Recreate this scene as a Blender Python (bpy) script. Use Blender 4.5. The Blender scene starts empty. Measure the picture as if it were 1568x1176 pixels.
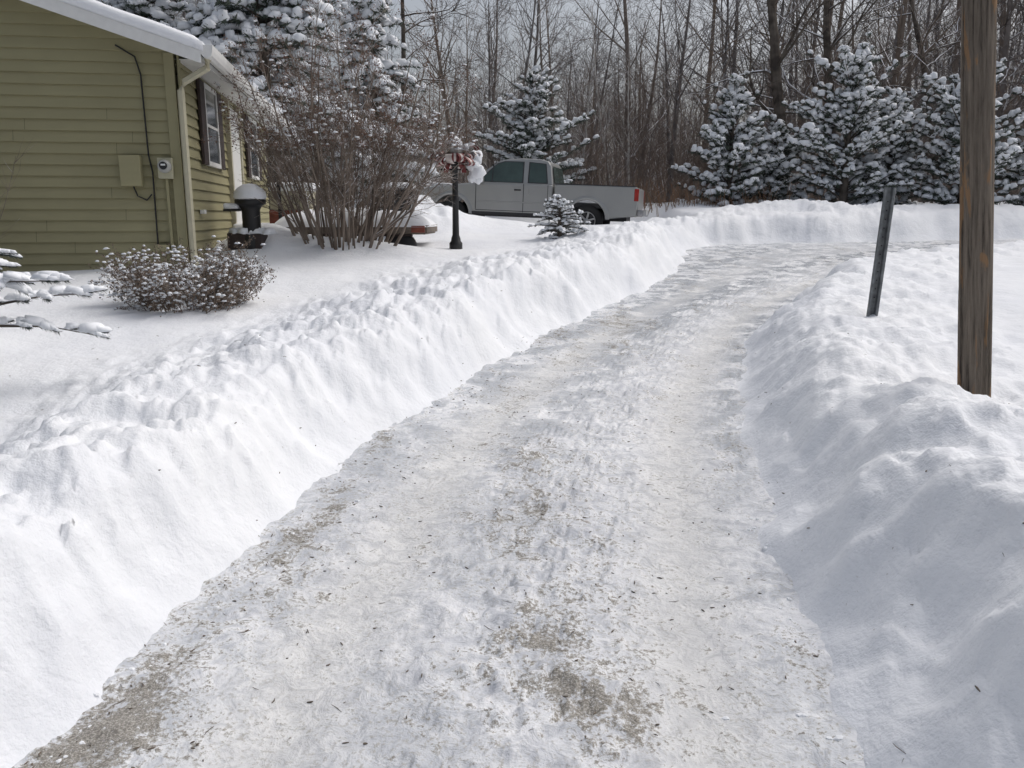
import bpy, math, random
import numpy as np
from mathutils import Vector, Matrix

S=0.06  # uphill grade of the lot
scene=bpy.context.scene

# ------------------------------------------------------------------ materials
def newmat(name):
    m=bpy.data.materials.new(name); m.use_nodes=True
    nt=m.node_tree; b=nt.nodes['Principled BSDF']
    return m,nt,b
def coord(nt): return nt.nodes.new('ShaderNodeTexCoord').outputs['Object']
def noise(nt,co,scale,detail=4,rough=.55,dist=0):
    n=nt.nodes.new('ShaderNodeTexNoise'); n.inputs['Scale'].default_value=scale
    n.inputs['Detail'].default_value=detail; n.inputs['Roughness'].default_value=rough
    n.inputs['Distortion'].default_value=dist
    if co is not None: nt.links.new(co,n.inputs['Vector'])
    return n.outputs['Fac']
def ramp(nt,fac,stops):
    r=nt.nodes.new('ShaderNodeValToRGB'); nt.links.new(fac,r.inputs['Fac'])
    e=r.color_ramp.elements
    while len(e)<len(stops): e.new(.5)
    for i,(p,c) in enumerate(stops):
        e[i].position=p; e[i].color=(c[0],c[1],c[2],1) if hasattr(c,'__len__') else (c,c,c,1)
    return r.outputs['Color']
def mix(nt,fac,a,b):
    m=nt.nodes.new('ShaderNodeMix'); m.data_type='RGBA'
    for s,v in ((m.inputs['Factor'],fac),(m.inputs[6],a),(m.inputs[7],b)):
        if isinstance(v,bpy.types.NodeSocket): nt.links.new(v,s)
        elif hasattr(v,'__len__'): s.default_value=(v[0],v[1],v[2],1)
        else: s.default_value=v
    return m.outputs[2]
def mth(nt,op,a,b=0,clamp=False):
    m=nt.nodes.new('ShaderNodeMath'); m.operation=op; m.use_clamp=clamp
    for s,v in ((m.inputs[0],a),(m.inputs[1],b)):
        if isinstance(v,bpy.types.NodeSocket): nt.links.new(v,s)
        else: s.default_value=v
    return m.outputs[0]
def bump(nt,h,strength,dist,prev=None):
    b=nt.nodes.new('ShaderNodeBump'); b.inputs['Strength'].default_value=strength
    b.inputs['Distance'].default_value=dist; nt.links.new(h,b.inputs['Height'])
    if prev is not None: nt.links.new(prev,b.inputs['Normal'])
    return b.outputs['Normal']
def simple(name,col,rough=.6,metal=0,var=.12,sc=12,bmp=0,spec=.5):
    m,nt,b=newmat(name); co=coord(nt)
    f=noise(nt,co,sc,3)
    c=ramp(nt,f,[(.3,[x*(1-var) for x in col]),(.7,[min(1,x*(1+var)) for x in col])])
    nt.links.new(c,b.inputs['Base Color']); b.inputs['Roughness'].default_value=rough
    b.inputs['Metallic'].default_value=metal; b.inputs['Specular IOR Level'].default_value=spec
    if bmp: nt.links.new(bump(nt,f,.5,bmp),b.inputs['Normal'])
    return m

def snow_mat(name,sc=1.0,b1=.02,debris=True):
    m,nt,b=newmat(name); co=coord(nt)
    f=noise(nt,co,.7*sc,3)
    c=ramp(nt,f,[(.3,(.78,.80,.84)),(.7,(.85,.865,.885))])
    if debris:
        d=noise(nt,co,45,3,.6); d2=noise(nt,co,1.3,2)
        k=mth(nt,'MULTIPLY',ramp(nt,d,[(.69,0),(.74,1)]),ramp(nt,d2,[(.45,.05),(.68,.6)]))
        c=mix(nt,k,c,(.36,.34,.31))
    nt.links.new(c,b.inputs['Base Color'])
    b.inputs['Roughness'].default_value=.7; b.inputs['Specular IOR Level'].default_value=.2
    n1=bump(nt,noise(nt,co,6*sc,5,.62),.6,b1*1.7)
    n2=bump(nt,noise(nt,co,34*sc,4,.65),.55,b1*.5,n1)
    nt.links.new(n2,b.inputs['Normal'])
    return m
M_snow=snow_mat('snow_ground_mat')
M_snowcap=snow_mat('snow_cap_mat',1.5,.012,False)
M_snowtree=simple('tree_snow_mat',(.84,.86,.89),.7,var=.05)

def road_mat():
    m,nt,b=newmat('icy_driveway_mat'); co=coord(nt)
    def att(n):
        a=nt.nodes.new('ShaderNodeAttribute'); a.attribute_name=n; return a.outputs['Fac']
    dirt=att('dirt'); ice=att('ice'); tr=att('track')
    f0=noise(nt,co,1.1,3,.6); f1=noise(nt,co,3.2,5,.62,.4); f2=noise(nt,co,11,5,.65,.8); f3=noise(nt,co,60,4,.7); f4=noise(nt,co,150,3,.7)
    f6=noise(nt,co,5.5,4,.6,1.0)
    base=ramp(nt,f2,[(.37,(.53,.55,.59)),(.47,(.70,.715,.745)),(.56,(.85,.86,.875))])
    base=mix(nt,ramp(nt,f0,[(.40,.42),(.58,0)]),base,(.54,.555,.59))
    base=mix(nt,ramp(nt,f6,[(.54,0),(.60,.55)]),base,(.86,.865,.88))
    base=mix(nt,mth(nt,'MULTIPLY',tr,.48),base,(.69,.68,.645))
    icem=mth(nt,'MULTIPLY',ice,ramp(nt,f1,[(.44,0),(.53,1)]))
    base=mix(nt,mth(nt,'MULTIPLY',icem,.85),base,(.41,.44,.48))
    g=mth(nt,'MULTIPLY',ramp(nt,f3,[(.52,0),(.63,1)]),ramp(nt,f1,[(.40,.10),(.58,.65)]))
    base=mix(nt,g,base,(.38,.36,.315))
    t=mth(nt,'ADD',mth(nt,'MULTIPLY',mth(nt,'SUBTRACT',f3,.5),2.6),mth(nt,'MULTIPLY',mth(nt,'SUBTRACT',f2,.5),3.0))
    t=mth(nt,'ADD',t,mth(nt,'MULTIPLY',mth(nt,'SUBTRACT',f4,.5),1.6))
    dm=mth(nt,'SUBTRACT',mth(nt,'ADD',mth(nt,'MULTIPLY',dirt,.78),t),.55)
    dm=mth(nt,'MULTIPLY',dm,2.8,True)
    dc=ramp(nt,f4,[(.38,(.08,.068,.05)),(.5,(.19,.168,.13)),(.64,(.46,.44,.40))])
    base=mix(nt,mth(nt,'MULTIPLY',dm,.88),base,dc)
    nt.links.new(base,b.inputs['Base Color'])
    r=mth(nt,'SUBTRACT',.58,mth(nt,'MULTIPLY',icem,.32))
    nt.links.new(r,b.inputs['Roughness']); b.inputs['Specular IOR Level'].default_value=.4
    n0=bump(nt,f6,.5,.03); n1=bump(nt,f2,.7,.022,n0); n2=bump(nt,f3,.5,.006,n1); n3=bump(nt,f4,.4,.003,n2)
    nt.links.new(n3,b.inputs['Normal'])
    return m
M_road=road_mat()

def bark_mat(name,c1,c2,snow=0.0,thr=.35,sc=9,rnd=False,c3=None):
    m,nt,b=newmat(name); co=coord(nt)
    f=noise(nt,co,sc*.4,1,.65)
    c=ramp(nt,f,[(.35,c1),(.65,c2)])
    if rnd:
        oi=nt.nodes.new('ShaderNodeObjectInfo')
        c=mix(nt,ramp(nt,oi.outputs['Random'],[(.5,0),(.98,.7)]),c,c3)
    if snow>0:
        g=nt.nodes.new('ShaderNodeNewGeometry'); sx=nt.nodes.new('ShaderNodeSeparateXYZ')
        nt.links.new(g.outputs['Normal'],sx.inputs[0])
        k=ramp(nt,sx.outputs['Z'],[(thr,0),(thr+.15,1)])
        k2=ramp(nt,noise(nt,co,2.5,1),[(.5-.25*snow,0),(.62-.25*snow,1)])
        k=mth(nt,'MULTIPLY',k,k2)
        c=mix(nt,k,c,(.82,.83,.86))
    nt.links.new(c,b.inputs['Base Color']); b.inputs['Roughness'].default_value=.9
    b.inputs['Specular IOR Level'].default_value=0.0
    return m
M_bark=bark_mat('forest_bark',(.125,.115,.112),(.22,.205,.20),.5,.45,rnd=True,c3=(.25,.19,.14))
M_brush=bark_mat('brush_bark',(.15,.128,.115),(.235,.20,.178),.4,.55,rnd=True,c3=(.25,.18,.135))
M_birch=bark_mat('birch_bark',(.40,.38,.36),(.62,.60,.57),.5,.5)
M_snowbark=bark_mat('snowy_bark',(.07,.06,.053),(.15,.13,.11),1.0,.25)
M_shrub=bark_mat('shrub_bark',(.15,.122,.102),(.26,.215,.18),.75,.55)
M_seed=simple('seed_head',(.155,.095,.07),.9,var=.4,sc=30)
M_leafdry=simple('dry_leaf',(.16,.12,.09),.9,var=.4,sc=30)
M_needle=simple('spruce_needles',(.06,.078,.058),.7,var=.45,sc=6)
M_needle2=simple('blue_spruce_needles',(.055,.07,.062),.7,var=.4,sc=6)

# ------------------------------------------------------------------ mesh helpers
class MB:
    def __init__(s): s.v=[];s.f=[];s.m=[]
    def add(s,vs,fs,mi=0):
        o=len(s.v); s.v.extend(vs)
        for f in fs: s.f.append(tuple(i+o for i in f)); s.m.append(mi)
    def obj(s,name,mats,parent=None,smooth_m=None,link=True):
        me=bpy.data.meshes.new(name); me.from_pydata(s.v,[],s.f)
        for m in mats: me.materials.append(m)
        me.polygons.foreach_set('material_index',s.m)
        if smooth_m is not None:
            me.polygons.foreach_set('use_smooth',[mm in smooth_m for mm in s.m])
        me.update()
        if not link: return me
        ob=bpy.data.objects.new(name,me); scene.collection.objects.link(ob)
        if parent: ob.parent=parent
        return ob
def empty(name,loc=(0,0,0),rot=(0,0,0)):
    e=bpy.data.objects.new(name,None); e.empty_display_size=.2
    e.location=loc; e.rotation_euler=rot; scene.collection.objects.link(e); return e
def bev(ob,w,seg=2):
    md=ob.modifiers.new('bevel','BEVEL'); md.width=w; md.segments=seg; md.limit_method='ANGLE'; md.angle_limit=math.radians(35)
    for p in ob.data.polygons: p.use_smooth=True
    md2=ob.modifiers.new('wn','WEIGHTED_NORMAL'); md2.keep_sharp=True
    return ob
def box(name,c,s,mat,parent=None,bv=0,rot=None):
    b=MB(); x,y,z=[k/2 for k in s]
    b.add([(-x,-y,-z),(x,-y,-z),(x,y,-z),(-x,y,-z),(-x,-y,z),(x,-y,z),(x,y,z),(-x,y,z)],
          [(0,3,2,1),(4,5,6,7),(0,1,5,4),(1,2,6,5),(2,3,7,6),(3,0,4,7)])
    o=b.obj(name,[mat],parent); o.location=c
    if rot: o.rotation_euler=rot
    if bv: bev(o,bv)
    return o
def tube(b,pts,rads,n,mi=0,cap=False):
    o=len(b.v)
    for i,p in enumerate(pts):
        d=(pts[min(i+1,len(pts)-1)]-pts[max(i-1,0)])
        if d.length<1e-6: d=Vector((0,0,1))
        d.normalize()
        a=Vector((0,0,1)) if abs(d.z)<.9 else Vector((1,0,0))
        u=d.cross(a).normalized(); w=u.cross(d)
        for k in range(n):
            t=2*math.pi*k/n+.5236
            b.v.append(tuple(p+u*(math.cos(t)*rads[i])+w*(math.sin(t)*rads[i])))
    for i in range(len(pts)-1):
        for k in range(n):
            k2=(k+1)%n
            b.f.append((o+i*n+k,o+i*n+k2,o+(i+1)*n+k2,o+(i+1)*n+k)); b.m.append(mi)
    if cap:
        b.f.append(tuple(o+k for k in reversed(range(n)))); b.m.append(mi)
        q=o+(len(pts)-1)*n; b.f.append(tuple(q+k for k in range(n))); b.m.append(mi)
def lathe(name,prof,mat,parent=None,n=24,loc=(0,0,0),smooth=True):
    b=MB()
    for r,z in prof:
        for k in range(n):
            t=2*math.pi*k/n; b.v.append((r*math.cos(t),r*math.sin(t),z))
    for i in range(len(prof)-1):
        for k in range(n):
            k2=(k+1)%n; b.f.append((i*n+k,i*n+k2,(i+1)*n+k2,(i+1)*n+k)); b.m.append(0)
    b.f.append(tuple(reversed(range(n)))); b.m.append(0)
    q=(len(prof)-1)*n; b.f.append(tuple(q+k for k in range(n))); b.m.append(0)
    ob=b.obj(name,[mat],parent); ob.location=loc
    if smooth:
        for p in ob.data.polygons: p.use_smooth=len(p.vertices)==4
    return ob
def blob(b,c,ax,side,up,la,ls,lu,mi,rng,n=7):
    vs=[]; 
    for k in range(n):
        t=2*math.pi*k/n; q=rng.uniform(.65,1.25)
        vs.append(tuple(c+ax*(math.cos(t)*la*q)+side*(math.sin(t)*ls*q)+up*(lu*rng.uniform(-.3,.15))))
    for k in range(n):
        t=2*math.pi*k/n; q=rng.uniform(.45,.8)
        vs.append(tuple(c+ax*(math.cos(t)*la*q)+side*(math.sin(t)*ls*q)+up*lu*rng.uniform(.6,1.0)))
    vs.append(tuple(c+up*lu)); vs.append(tuple(c-up*lu*.4))
    fs=[]
    for k in range(n):
        k2=(k+1)%n
        fs+= [(k,k2,n+k2,n+k),(n+k,n+k2,2*n),(k2,k,2*n+1)]
    b.add(vs,fs,mi)

# ------------------------------------------------------------------ noise
_r=np.random.RandomState(7); _P=_r.permutation(512); _P=np.concatenate([_P,_P,_P]); _G=_r.uniform(-1,1,(512,2))
_G/=np.linalg.norm(_G,axis=1)[:,None]
def pn(x,y,o=0):
    x=np.asarray(x,float)+o*17.3; y=np.asarray(y,float)+o*9.1
    xi=np.floor(x).astype(int); yi=np.floor(y).astype(int); xf=x-xi; yf=y-yi
    def g(a,b,fx,fy):
        h=_P[(_P[a%512]+b)%512]; return _G[h,0]*fx+_G[h,1]*fy
    u=xf*xf*xf*(xf*(xf*6-15)+10); v=yf*yf*yf*(yf*(yf*6-15)+10)
    a=g(xi,yi,xf,yf);b=g(xi+1,yi,xf-1,yf);c=g(xi,yi+1,xf,yf-1);d=g(xi+1,yi+1,xf-1,yf-1)
    return ((a+(b-a)*u)+((c+(d-c)*u)-(a+(b-a)*u))*v)*1.5
def fbm(x,y,oc=4,o=0,g=.5):
    s=0;a=1
    for i in range(oc):
        s=s+a*pn(x*2**i,y*2**i,o+i*3); a*=g
    return s
def ss(a,b,x):
    t=np.clip((x-a)/(b-a),0,1); return t*t*(3-2*t)

# ------------------------------------------------------------------ driveway outline
Lp=[(-1.42,-6),(-1.42,-2),(-1.41,1),(-1.39,2.4),(-1.2,3.3),(-.98,4.6),(-.48,6.1),(.55,8.7),(1.75,11),(2.9,14.2),(3.5,16.6),(4.3,17.8)]
Rp=[(1.04,-6),(1.04,-2),(1.04,1.5),(1.08,2.6),(1.22,3.4),(1.40,4.6),(1.76,6.1),(2.75,8.7),(4.15,11),(6.8,13.6),(10.4,15.6),(15,16.9)]
def cr(P,n=8):
    out=[]; Q=[P[0]]+P+[P[-1]]
    for i in range(1,len(Q)-2):
        p0,p1,p2,p3=[np.array(q) for q in Q[i-1:i+3]]
        for k in range(n):
            t=k/n; out.append(.5*((2*p1)+(-p0+p2)*t+(2*p0-5*p1+4*p2-p3)*t*t+(-p0+3*p1-3*p2+p3)*t**3))
    out.append(np.array(P[-1])); return out
Lc=cr(Lp); Rc=cr(Rp)
far=[np.array(p,float) for p in [(5.5,18.2),(7.5,18.5),(9.5,18.9),(15,19.8)]]
POLY=np.array(Lc+far+list(reversed(Rc)))
LA=np.array(Lc);RA=np.array(Rc)
def sdf(x,y):
    sh=x.shape; x=x.ravel();y=y.ravel(); d=np.full(x.shape,1e9); ins=np.zeros(x.shape,bool)
    n=len(POLY)
    for i in range(n):
        ax,ay=POLY[i]; bx,by=POLY[(i+1)%n]
        ex,ey=bx-ax,by-ay; L=ex*ex+ey*ey
        if L<1e-9: continue
        t=np.clip(((x-ax)*ex+(y-ay)*ey)/L,0,1)
        d=np.minimum(d,(x-ax-t*ex)**2+(y-ay-t*ey)**2)
        if abs(ey)>1e-9:
            c=((ay>y)!=(by>y))&(x<(bx-ax)*(y-ay)/(by-ay)+ax); ins^=c
    d=np.sqrt(d); return np.where(ins,-d,d).reshape(sh)
def base(y): 
    return np.where(y<25,S*y,1.5+.012*(y-25))
def xl(y): return np.interp(y,LA[:,1],LA[:,0])
def xr(y): return np.interp(y,RA[:,1],RA[:,0])
def gauss(x,y,cx,cy,sx,sy=None):
    sy=sy or sx; return np.exp(-((x-cx)/sx)**2-((y-cy)/sy)**2)
def ground_h(x,y):
    d0=sdf(x,y)
    d=d0+.10*fbm(x*.9,y*.9,2,1)+.055*pn(x*2.7,y*2.7,5)+.022*pn(x*7,y*7,6)
    side=ss(-.4,.4,x-(xl(y)+xr(y))/2)   # 0 left 1 right
    farm=ss(17.3,18.3,y)*ss(3,5,x)
    HL=.54-.10*ss(13,16,y)+.05*ss(6,9,y); HR=.68-.14*ss(3,6,y)-.10*ss(11,13,y)
    H=HL*(1-side)+HR*side; H=H*(1-farm)+.58*farm
    H=H*(1+.13*fbm(x*.7,y*.7,2,11))
    lawnL=.33+.16*ss(5,11,y)-.12*ss(14,17,y); lawnR=.46+.08*ss(6,14,y)-.08*ss(10,13,y)
    lawn=lawnL*(1-side)+lawnR*side; lawn=lawn*(1-farm)+.58*farm
    lawn=lawn+.05*fbm(x*.35,y*.35,3,21)
    w=.62*(1-side)+.85*side+.12*pn(x*.9,y*.9,31)
    dc=np.clip(d/w,0,1)
    up=.55*dc+.45*ss(0,1,dc)
    up=np.where(dc<1,np.sin(np.clip(up,0,1)*math.pi/2)**1.0,1)
    bl=ss(.75,2.0,d)
    h=up*(H*(1-bl)+lawn*bl)
    m=ss(.04,.25,d)*(1-ss(1.3,2.5,d))
    lum=fbm(x*1.9,y*1.9,3,41,.5)
    cl=ss(-.05,.18,pn(x*3.1+.4*pn(x*6,y*6,2),y*3.1,51))+.7*ss(0,.15,pn(x*6.3,y*6.3,53))+.3*ss(0,.12,pn(x*12,y*12,54))
    gul=pn(x*1.2,y*4.2,57)*(1-side)+pn(x*1.2,y*2.6,58)*side
    h=h+m*(.046*lum+.036*(cl-.8)*(1-.45*side)+.030*gul+.014*fbm(x*9,y*9,3,61))
    h=h+ss(1.2,2.5,d)*(.012*fbm(x*1.6,y*1.6,3,71))
    h=h-.14*gauss(x,y,-3.1,4.2,.9,.8)
    h=h-.17*gauss(x,y,2.75,4.1,.85,.8)
    h=h+.55*gauss(x,y,-1.9,16.3,.9,1.2)*(1+.3*lum)+.24*gauss(x,y,-.6,16.8,1.4,.9)+.14*gauss(x,y,2.0,14.2,1.4,1.0)
    h=h+.30*gauss(x,y,-3.6,11.9,.6,.8)+.18*gauss(x,y,-2.4,11.7,1.2,.6)
    h=h+.22*gauss(x,y,7.0,20.4,2.2,.8)*(1+.5*lum)+.15*gauss(x,y,11,20.8,2.0,.8)+.30*gauss(x,y,13.0,14.2,2.6,1.0)*(1+.3*lum)
    pk=ss(19.0,19.7,y)*(1-ss(22.2,23.2,y))*ss(-3.0,-2.2,x)*(1-ss(3.6,4.4,x))
    h=h*(1-pk)+.04*pk
    ins=ss(0,-.18,d)
    h=np.where(d<0,-.10*ins,h)
    return h+base(y)
def road_h(x,y):
    w=(x-xl(y))/(xr(y)-xl(y))
    nar=1-ss(11,15,y)
    tr=np.exp(-((w-.27)/.085)**2)+np.exp(-((w-.82)/.08)**2)
    mid=np.exp(-((w-.56)/.17)**2)
    a=fbm(x*4.0,y*5.5,4,81,.6)
    plates=ss(-.05,.20,fbm(x*4.4,y*7,4,91,.6))
    h=-.022*tr*nar+ (1-.8*np.clip(tr,0,1)*nar)*(.009*a+.016*plates*(.45+mid*nar))+.010*fbm(x*.9,y*.9,2,95)
    return h+base(y)+.004

ys=[-6.0]; 
while ys[-1]<400:
    y=ys[-1]; ys.append(y+max(.018,.0085*(y+0.3)) if y>0.6 else y+.15)
ys=np.array(ys)
q=np.linspace(-1,1,860); sxs=np.sign(q)*(.55*np.abs(q)+1.25*np.abs(q)**4)
Y,Q=np.meshgrid(ys,sxs,indexing='ij'); X=Q*(np.maximum(Y,0)+2.6)*1.25+.25
X=X+np.where(np.abs(Q)>1.75,np.sign(Q)*30,0)
Z=ground_h(X,Y)
def grid_obj(name,X,Y,Z,mat,mask=None):
    r,c=X.shape; co=np.stack([X,Y,Z],-1).reshape(-1,3)
    i=np.arange(r*c).reshape(r,c)
    f=np.stack([i[:-1,:-1],i[:-1,1:],i[1:,1:],i[1:,:-1]],-1).reshape(-1,4)
    if mask is not None:
        mk=mask.ravel(); f=f[mk[f].all(1)]
    me=bpy.data.meshes.new(name); me.vertices.add(len(co)); me.vertices.foreach_set('co',co.ravel())
    me.loops.add(len(f)*4); me.loops.foreach_set('vertex_index',f.ravel())
    me.polygons.add(len(f)); me.polygons.foreach_set('loop_start',np.arange(0,len(f)*4,4)); me.polygons.foreach_set('loop_total',np.full(len(f),4))
    me.update(calc_edges=True); me.polygons.foreach_set('use_smooth',np.ones(len(f),bool)); me.materials.append(mat)
    ob=bpy.data.objects.new(name,me); scene.collection.objects.link(ob); return ob
grid_obj('snow_ground',X,Y,Z,M_snow)

ys=[-5.0]
while ys[-1]<20.2:
    y=ys[-1]; ys.append(y+(.013*max(y,1)**.75 if y>1 else .1))
ys=np.array(ys); tt=np.linspace(0,1,320)
Y,T=np.meshgrid(ys,tt,indexing='ij'); yc=np.minimum(Y,17)
XL=xl(yc)-.35; XR=xr(yc)+.35; X=XL+(XR-XL)*T
Z=road_h(X,Y); D=sdf(X,Y)
Z=Z-.06*ss(.05,.3,D)
rd=grid_obj('driveway',X,Y,Z,M_road,mask=(D<.34))
w=(X-xl(yc))/(xr(yc)-xl(yc)); nar=1-ss(11,15,Y)
dirt=1.05*np.exp(-((X-xl(yc)-.16)/.24)**2)*(1-ss(3.2,4.8,Y))*(.6+.7*ss(-.2,.5,fbm(X*1.2,Y*1.2,2,101)))
dirt+=.75*np.exp(-((X-xl(yc)-.10)/.14)**2)*ss(.0,.4,pn(X*.9,Y*.9,103))
for cx,cy,sx,sy,a in [(.10,2.65,.20,.16,1.0),(.25,2.95,.32,.22,.75),(.35,2.35,.35,.3,.7),(-.2,2.3,.3,.2,.5),(.35,4.3,.35,.5,.5),(1.0,8.6,.6,1.0,.5),(.2,3.6,.3,.3,.55),(-.85,4.9,.10,.35,.8),(1.9,6.0,.8,.8,.35)]:
    dirt+=a*gauss(X,Y,cx,cy,sx,sy)
dirt+=.55*ss(0,.6,fbm(X*1.6,Y*.8,3,105))
track=(np.exp(-((w-.27)/.10)**2)+np.exp(-((w-.82)/.09)**2))*nar+(1-nar)*.15
ice=.95*np.exp(-((w-.08)/.12)**2)+.75*np.exp(-((w-.45)/.12)**2)+1.0*np.exp(-((w-.97)/.07)**2)
ice=np.clip(ice*(.45+.55*ss(3,6,Y))+.45*ss(6,10,Y),0,1)
for nm,a in (('dirt',dirt),('ice',ice),('track',track)):
    at=rd.data.attributes.new(nm,'FLOAT','POINT'); at.data.foreach_set('value',a.ravel().astype(np.float32))

def gh(x,y): return float(ground_h(np.array([x]),np.array([y]))[0])

# ------------------------------------------------------------------ litter
rng=random.Random(5)
b=MB(); n=850
xs=[];yy=[]
for i in range(n):
    y=1.6+7*rng.random()**1.5
    x=rng.choice([rng.gauss(.3,.5),float(xl(y))+abs(rng.gauss(0,.3)),rng.uniform(-3.5,2.6)])
    xs.append(x); yy.append(y)
xs=np.array(xs); yy=np.array(yy)
zz=np.maximum(ground_h(xs,yy),np.where(sdf(xs,yy)<.1,road_h(xs,yy),-9))
for i in range(n):
    L=rng.choice([.005,.007,.010,.010,.022])*rng.uniform(.6,1.3); a=rng.uniform(0,6.28); r=rng.uniform(.0008,.0015) if L>.012 else rng.uniform(.002,.0035)
    p=Vector((xs[i],yy[i],zz[i]+r)); d=Vector((math.cos(a),math.sin(a),rng.uniform(-.1,.25)))*L
    k=Vector((rng.uniform(-.3,.3),rng.uniform(-.3,.3),0))*L
    tube(b,[p-d,p+k,p+d],[r*.6,r,r*.5],4,0,True)
b.obj('scattered_twigs',[simple('litter_mat',(.14,.115,.09),.9,var=.5,sc=5)])
b=MB()
for i in range(300):
    y=1.8+12*rng.random()**1.5; 
    if rng.random()<.8:
        x=float(xl(y))+abs(rng.gauss(.0,.09)) if rng.random()<.6 else float(xr(y))-abs(rng.gauss(.0,.09))
    else: x=rng.uniform(float(xl(y)),float(xr(y)))
    s=rng.uniform(.004,.014); z=max(gh(x,y),float(road_h(np.array([x]),np.array([y]))[0]))
    blob(b,Vector((x,y,z-.003)),Vector((1,0,0)),Vector((0,1,0)),Vector((0,0,1)),s*rng.uniform(.8,1.6),s,s*.6,0,rng,6)
b.obj('snow_clods',[M_snowcap])

# ------------------------------------------------------------------ vegetation
def rv(rng): return Vector((rng.gauss(0,1),rng.gauss(0,1),rng.gauss(0,1)))
def grow(b,rng,p,d,L,r,lvl,spec):
    sp=spec[lvl]; n=sp['n']; pts=[p.copy()]; rad=[r]; d=d.normalized()
    for i in range(n):
        d=(d+rv(rng)*sp['wob']+Vector((0,0,sp['up']))).normalized()
        p=p+d*(L/n); pts.append(p); rad.append(r*(1-(i+1)/n*sp['tap']))
    tube(b,pts,rad,sp['sides'],sp.get('mat',0))
    if lvl+1<len(spec):
        c=spec[lvl+1]
        for k in range(c['cnt'] if isinstance(c['cnt'],int) else rng.randint(*c['cnt'])):
            t=rng.uniform(c['from'],1.0); f=t*n; i=min(int(f),n-1)
            q=pts[i].lerp(pts[i+1],f-i); dd=(pts[i+1]-pts[i]).normalized()
            s=rv(rng); s=(s-dd*s.dot(dd)).normalized()
            a=math.radians(rng.uniform(*c['ang'])); nd=dd*math.cos(a)+s*math.sin(a)
            rr=rad[i]+(rad[i+1]-rad[i])*(f-i)
            grow(b,rng,q,nd,L*rng.uniform(*c['len'])*(1.25-.6*t),max(rr*c['rf'],c['minr']),lvl+1,spec)
    elif 'tip' in sp: sp['tip'](b,rng,pts)

trees=[]
for k in range(9):
    rg=random.Random(100+k); b=MB(); H=rg.uniform(10,14)
    spec=[dict(n=9,wob=.035,up=.04,tap=.92,sides=6),
          dict(cnt=22,**{'from':.22},ang=(28,60),len=(.16,.34),rf=.42,minr=.016,n=5,wob=.10,up=.06,tap=.85,sides=4),
          dict(cnt=(5,7),**{'from':.2},ang=(25,60),len=(.3,.55),rf=.5,minr=.009,n=3,wob=.12,up=.05,tap=.7,sides=3),
          dict(cnt=(3,5),**{'from':.2},ang=(20,55),len=(.35,.6),rf=.6,minr=.0055,n=2,wob=.1,up=.04,tap=.6,sides=3)]
    grow(b,rg,Vector((0,0,-.3)),Vector((rg.uniform(-.06,.06),rg.uniform(-.06,.06),1)),H,rg.uniform(.09,.17),0,spec)
    trees.append(b.obj('bare_tree_mesh%d'%k,[M_bark],link=False))
brush=[]
for k in range(6):
    rg=random.Random(200+k); b=MB()
    for s in range(rg.randint(7,11)):
        H=rg.uniform(2.2,5.0)
        spec=[dict(n=5,wob=.07,up=.05,tap=.85,sides=4),
              dict(cnt=(9,13),**{'from':.15},ang=(25,60),len=(.2,.4),rf=.55,minr=.006,n=3,wob=.12,up=.05,tap=.7,sides=3),
              dict(cnt=(3,4),**{'from':.2},ang=(20,55),len=(.35,.6),rf=.6,minr=.0045,n=2,wob=.1,up=.04,tap=.6,sides=3)]
        grow(b,rg,Vector((rg.uniform(-.9,.9),rg.uniform(-.9,.9),-.2)),Vector((rg.uniform(-.35,.35),rg.uniform(-.35,.35),1)),H,rg.uniform(.010,.03),0,spec)
    brush.append(b.obj('brush_mesh%d'%k,[M_brush],link=False))
fo=empty('bare_forest'); rg=random.Random(3)
def inst(me,nm,x,y,z,s,par):
    o=bpy.data.objects.new(nm,me); o.location=(x,y,z); o.scale=(s,s,s*rg.uniform(.9,1.1)); o.rotation_euler=(rg.uniform(-.04,.04),rg.uniform(-.04,.04),rg.uniform(0,6.28))
    o.parent=par; scene.collection.objects.link(o)
for i in range(400):
    y=27+58*rg.random()**1.2; x=rg.uniform(-.80,1.0)*(y*.72+4)
    if x<-4 and y<30: continue
    s=rg.uniform(.7,1.1); a=x/y
    if -.25<a<.22: s*=.74
    if a>.26: s*=1.15
    inst(trees[rg.randrange(9)],'bare_tree',x,y,float(base(np.array(y))),s,fo)
br=empty('forest_undergrowth')
for i in range(300):
    y=25.3+42*rg.random()**1.4; x=rg.uniform(-.7,.95)*(y*.72+4)
    if x<-5 and y<28: continue
    inst(brush[rg.randrange(6)],'sapling_clump',x,y,float(base(np.array(y)))+.3,rg.uniform(.6,1.2),br)

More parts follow.
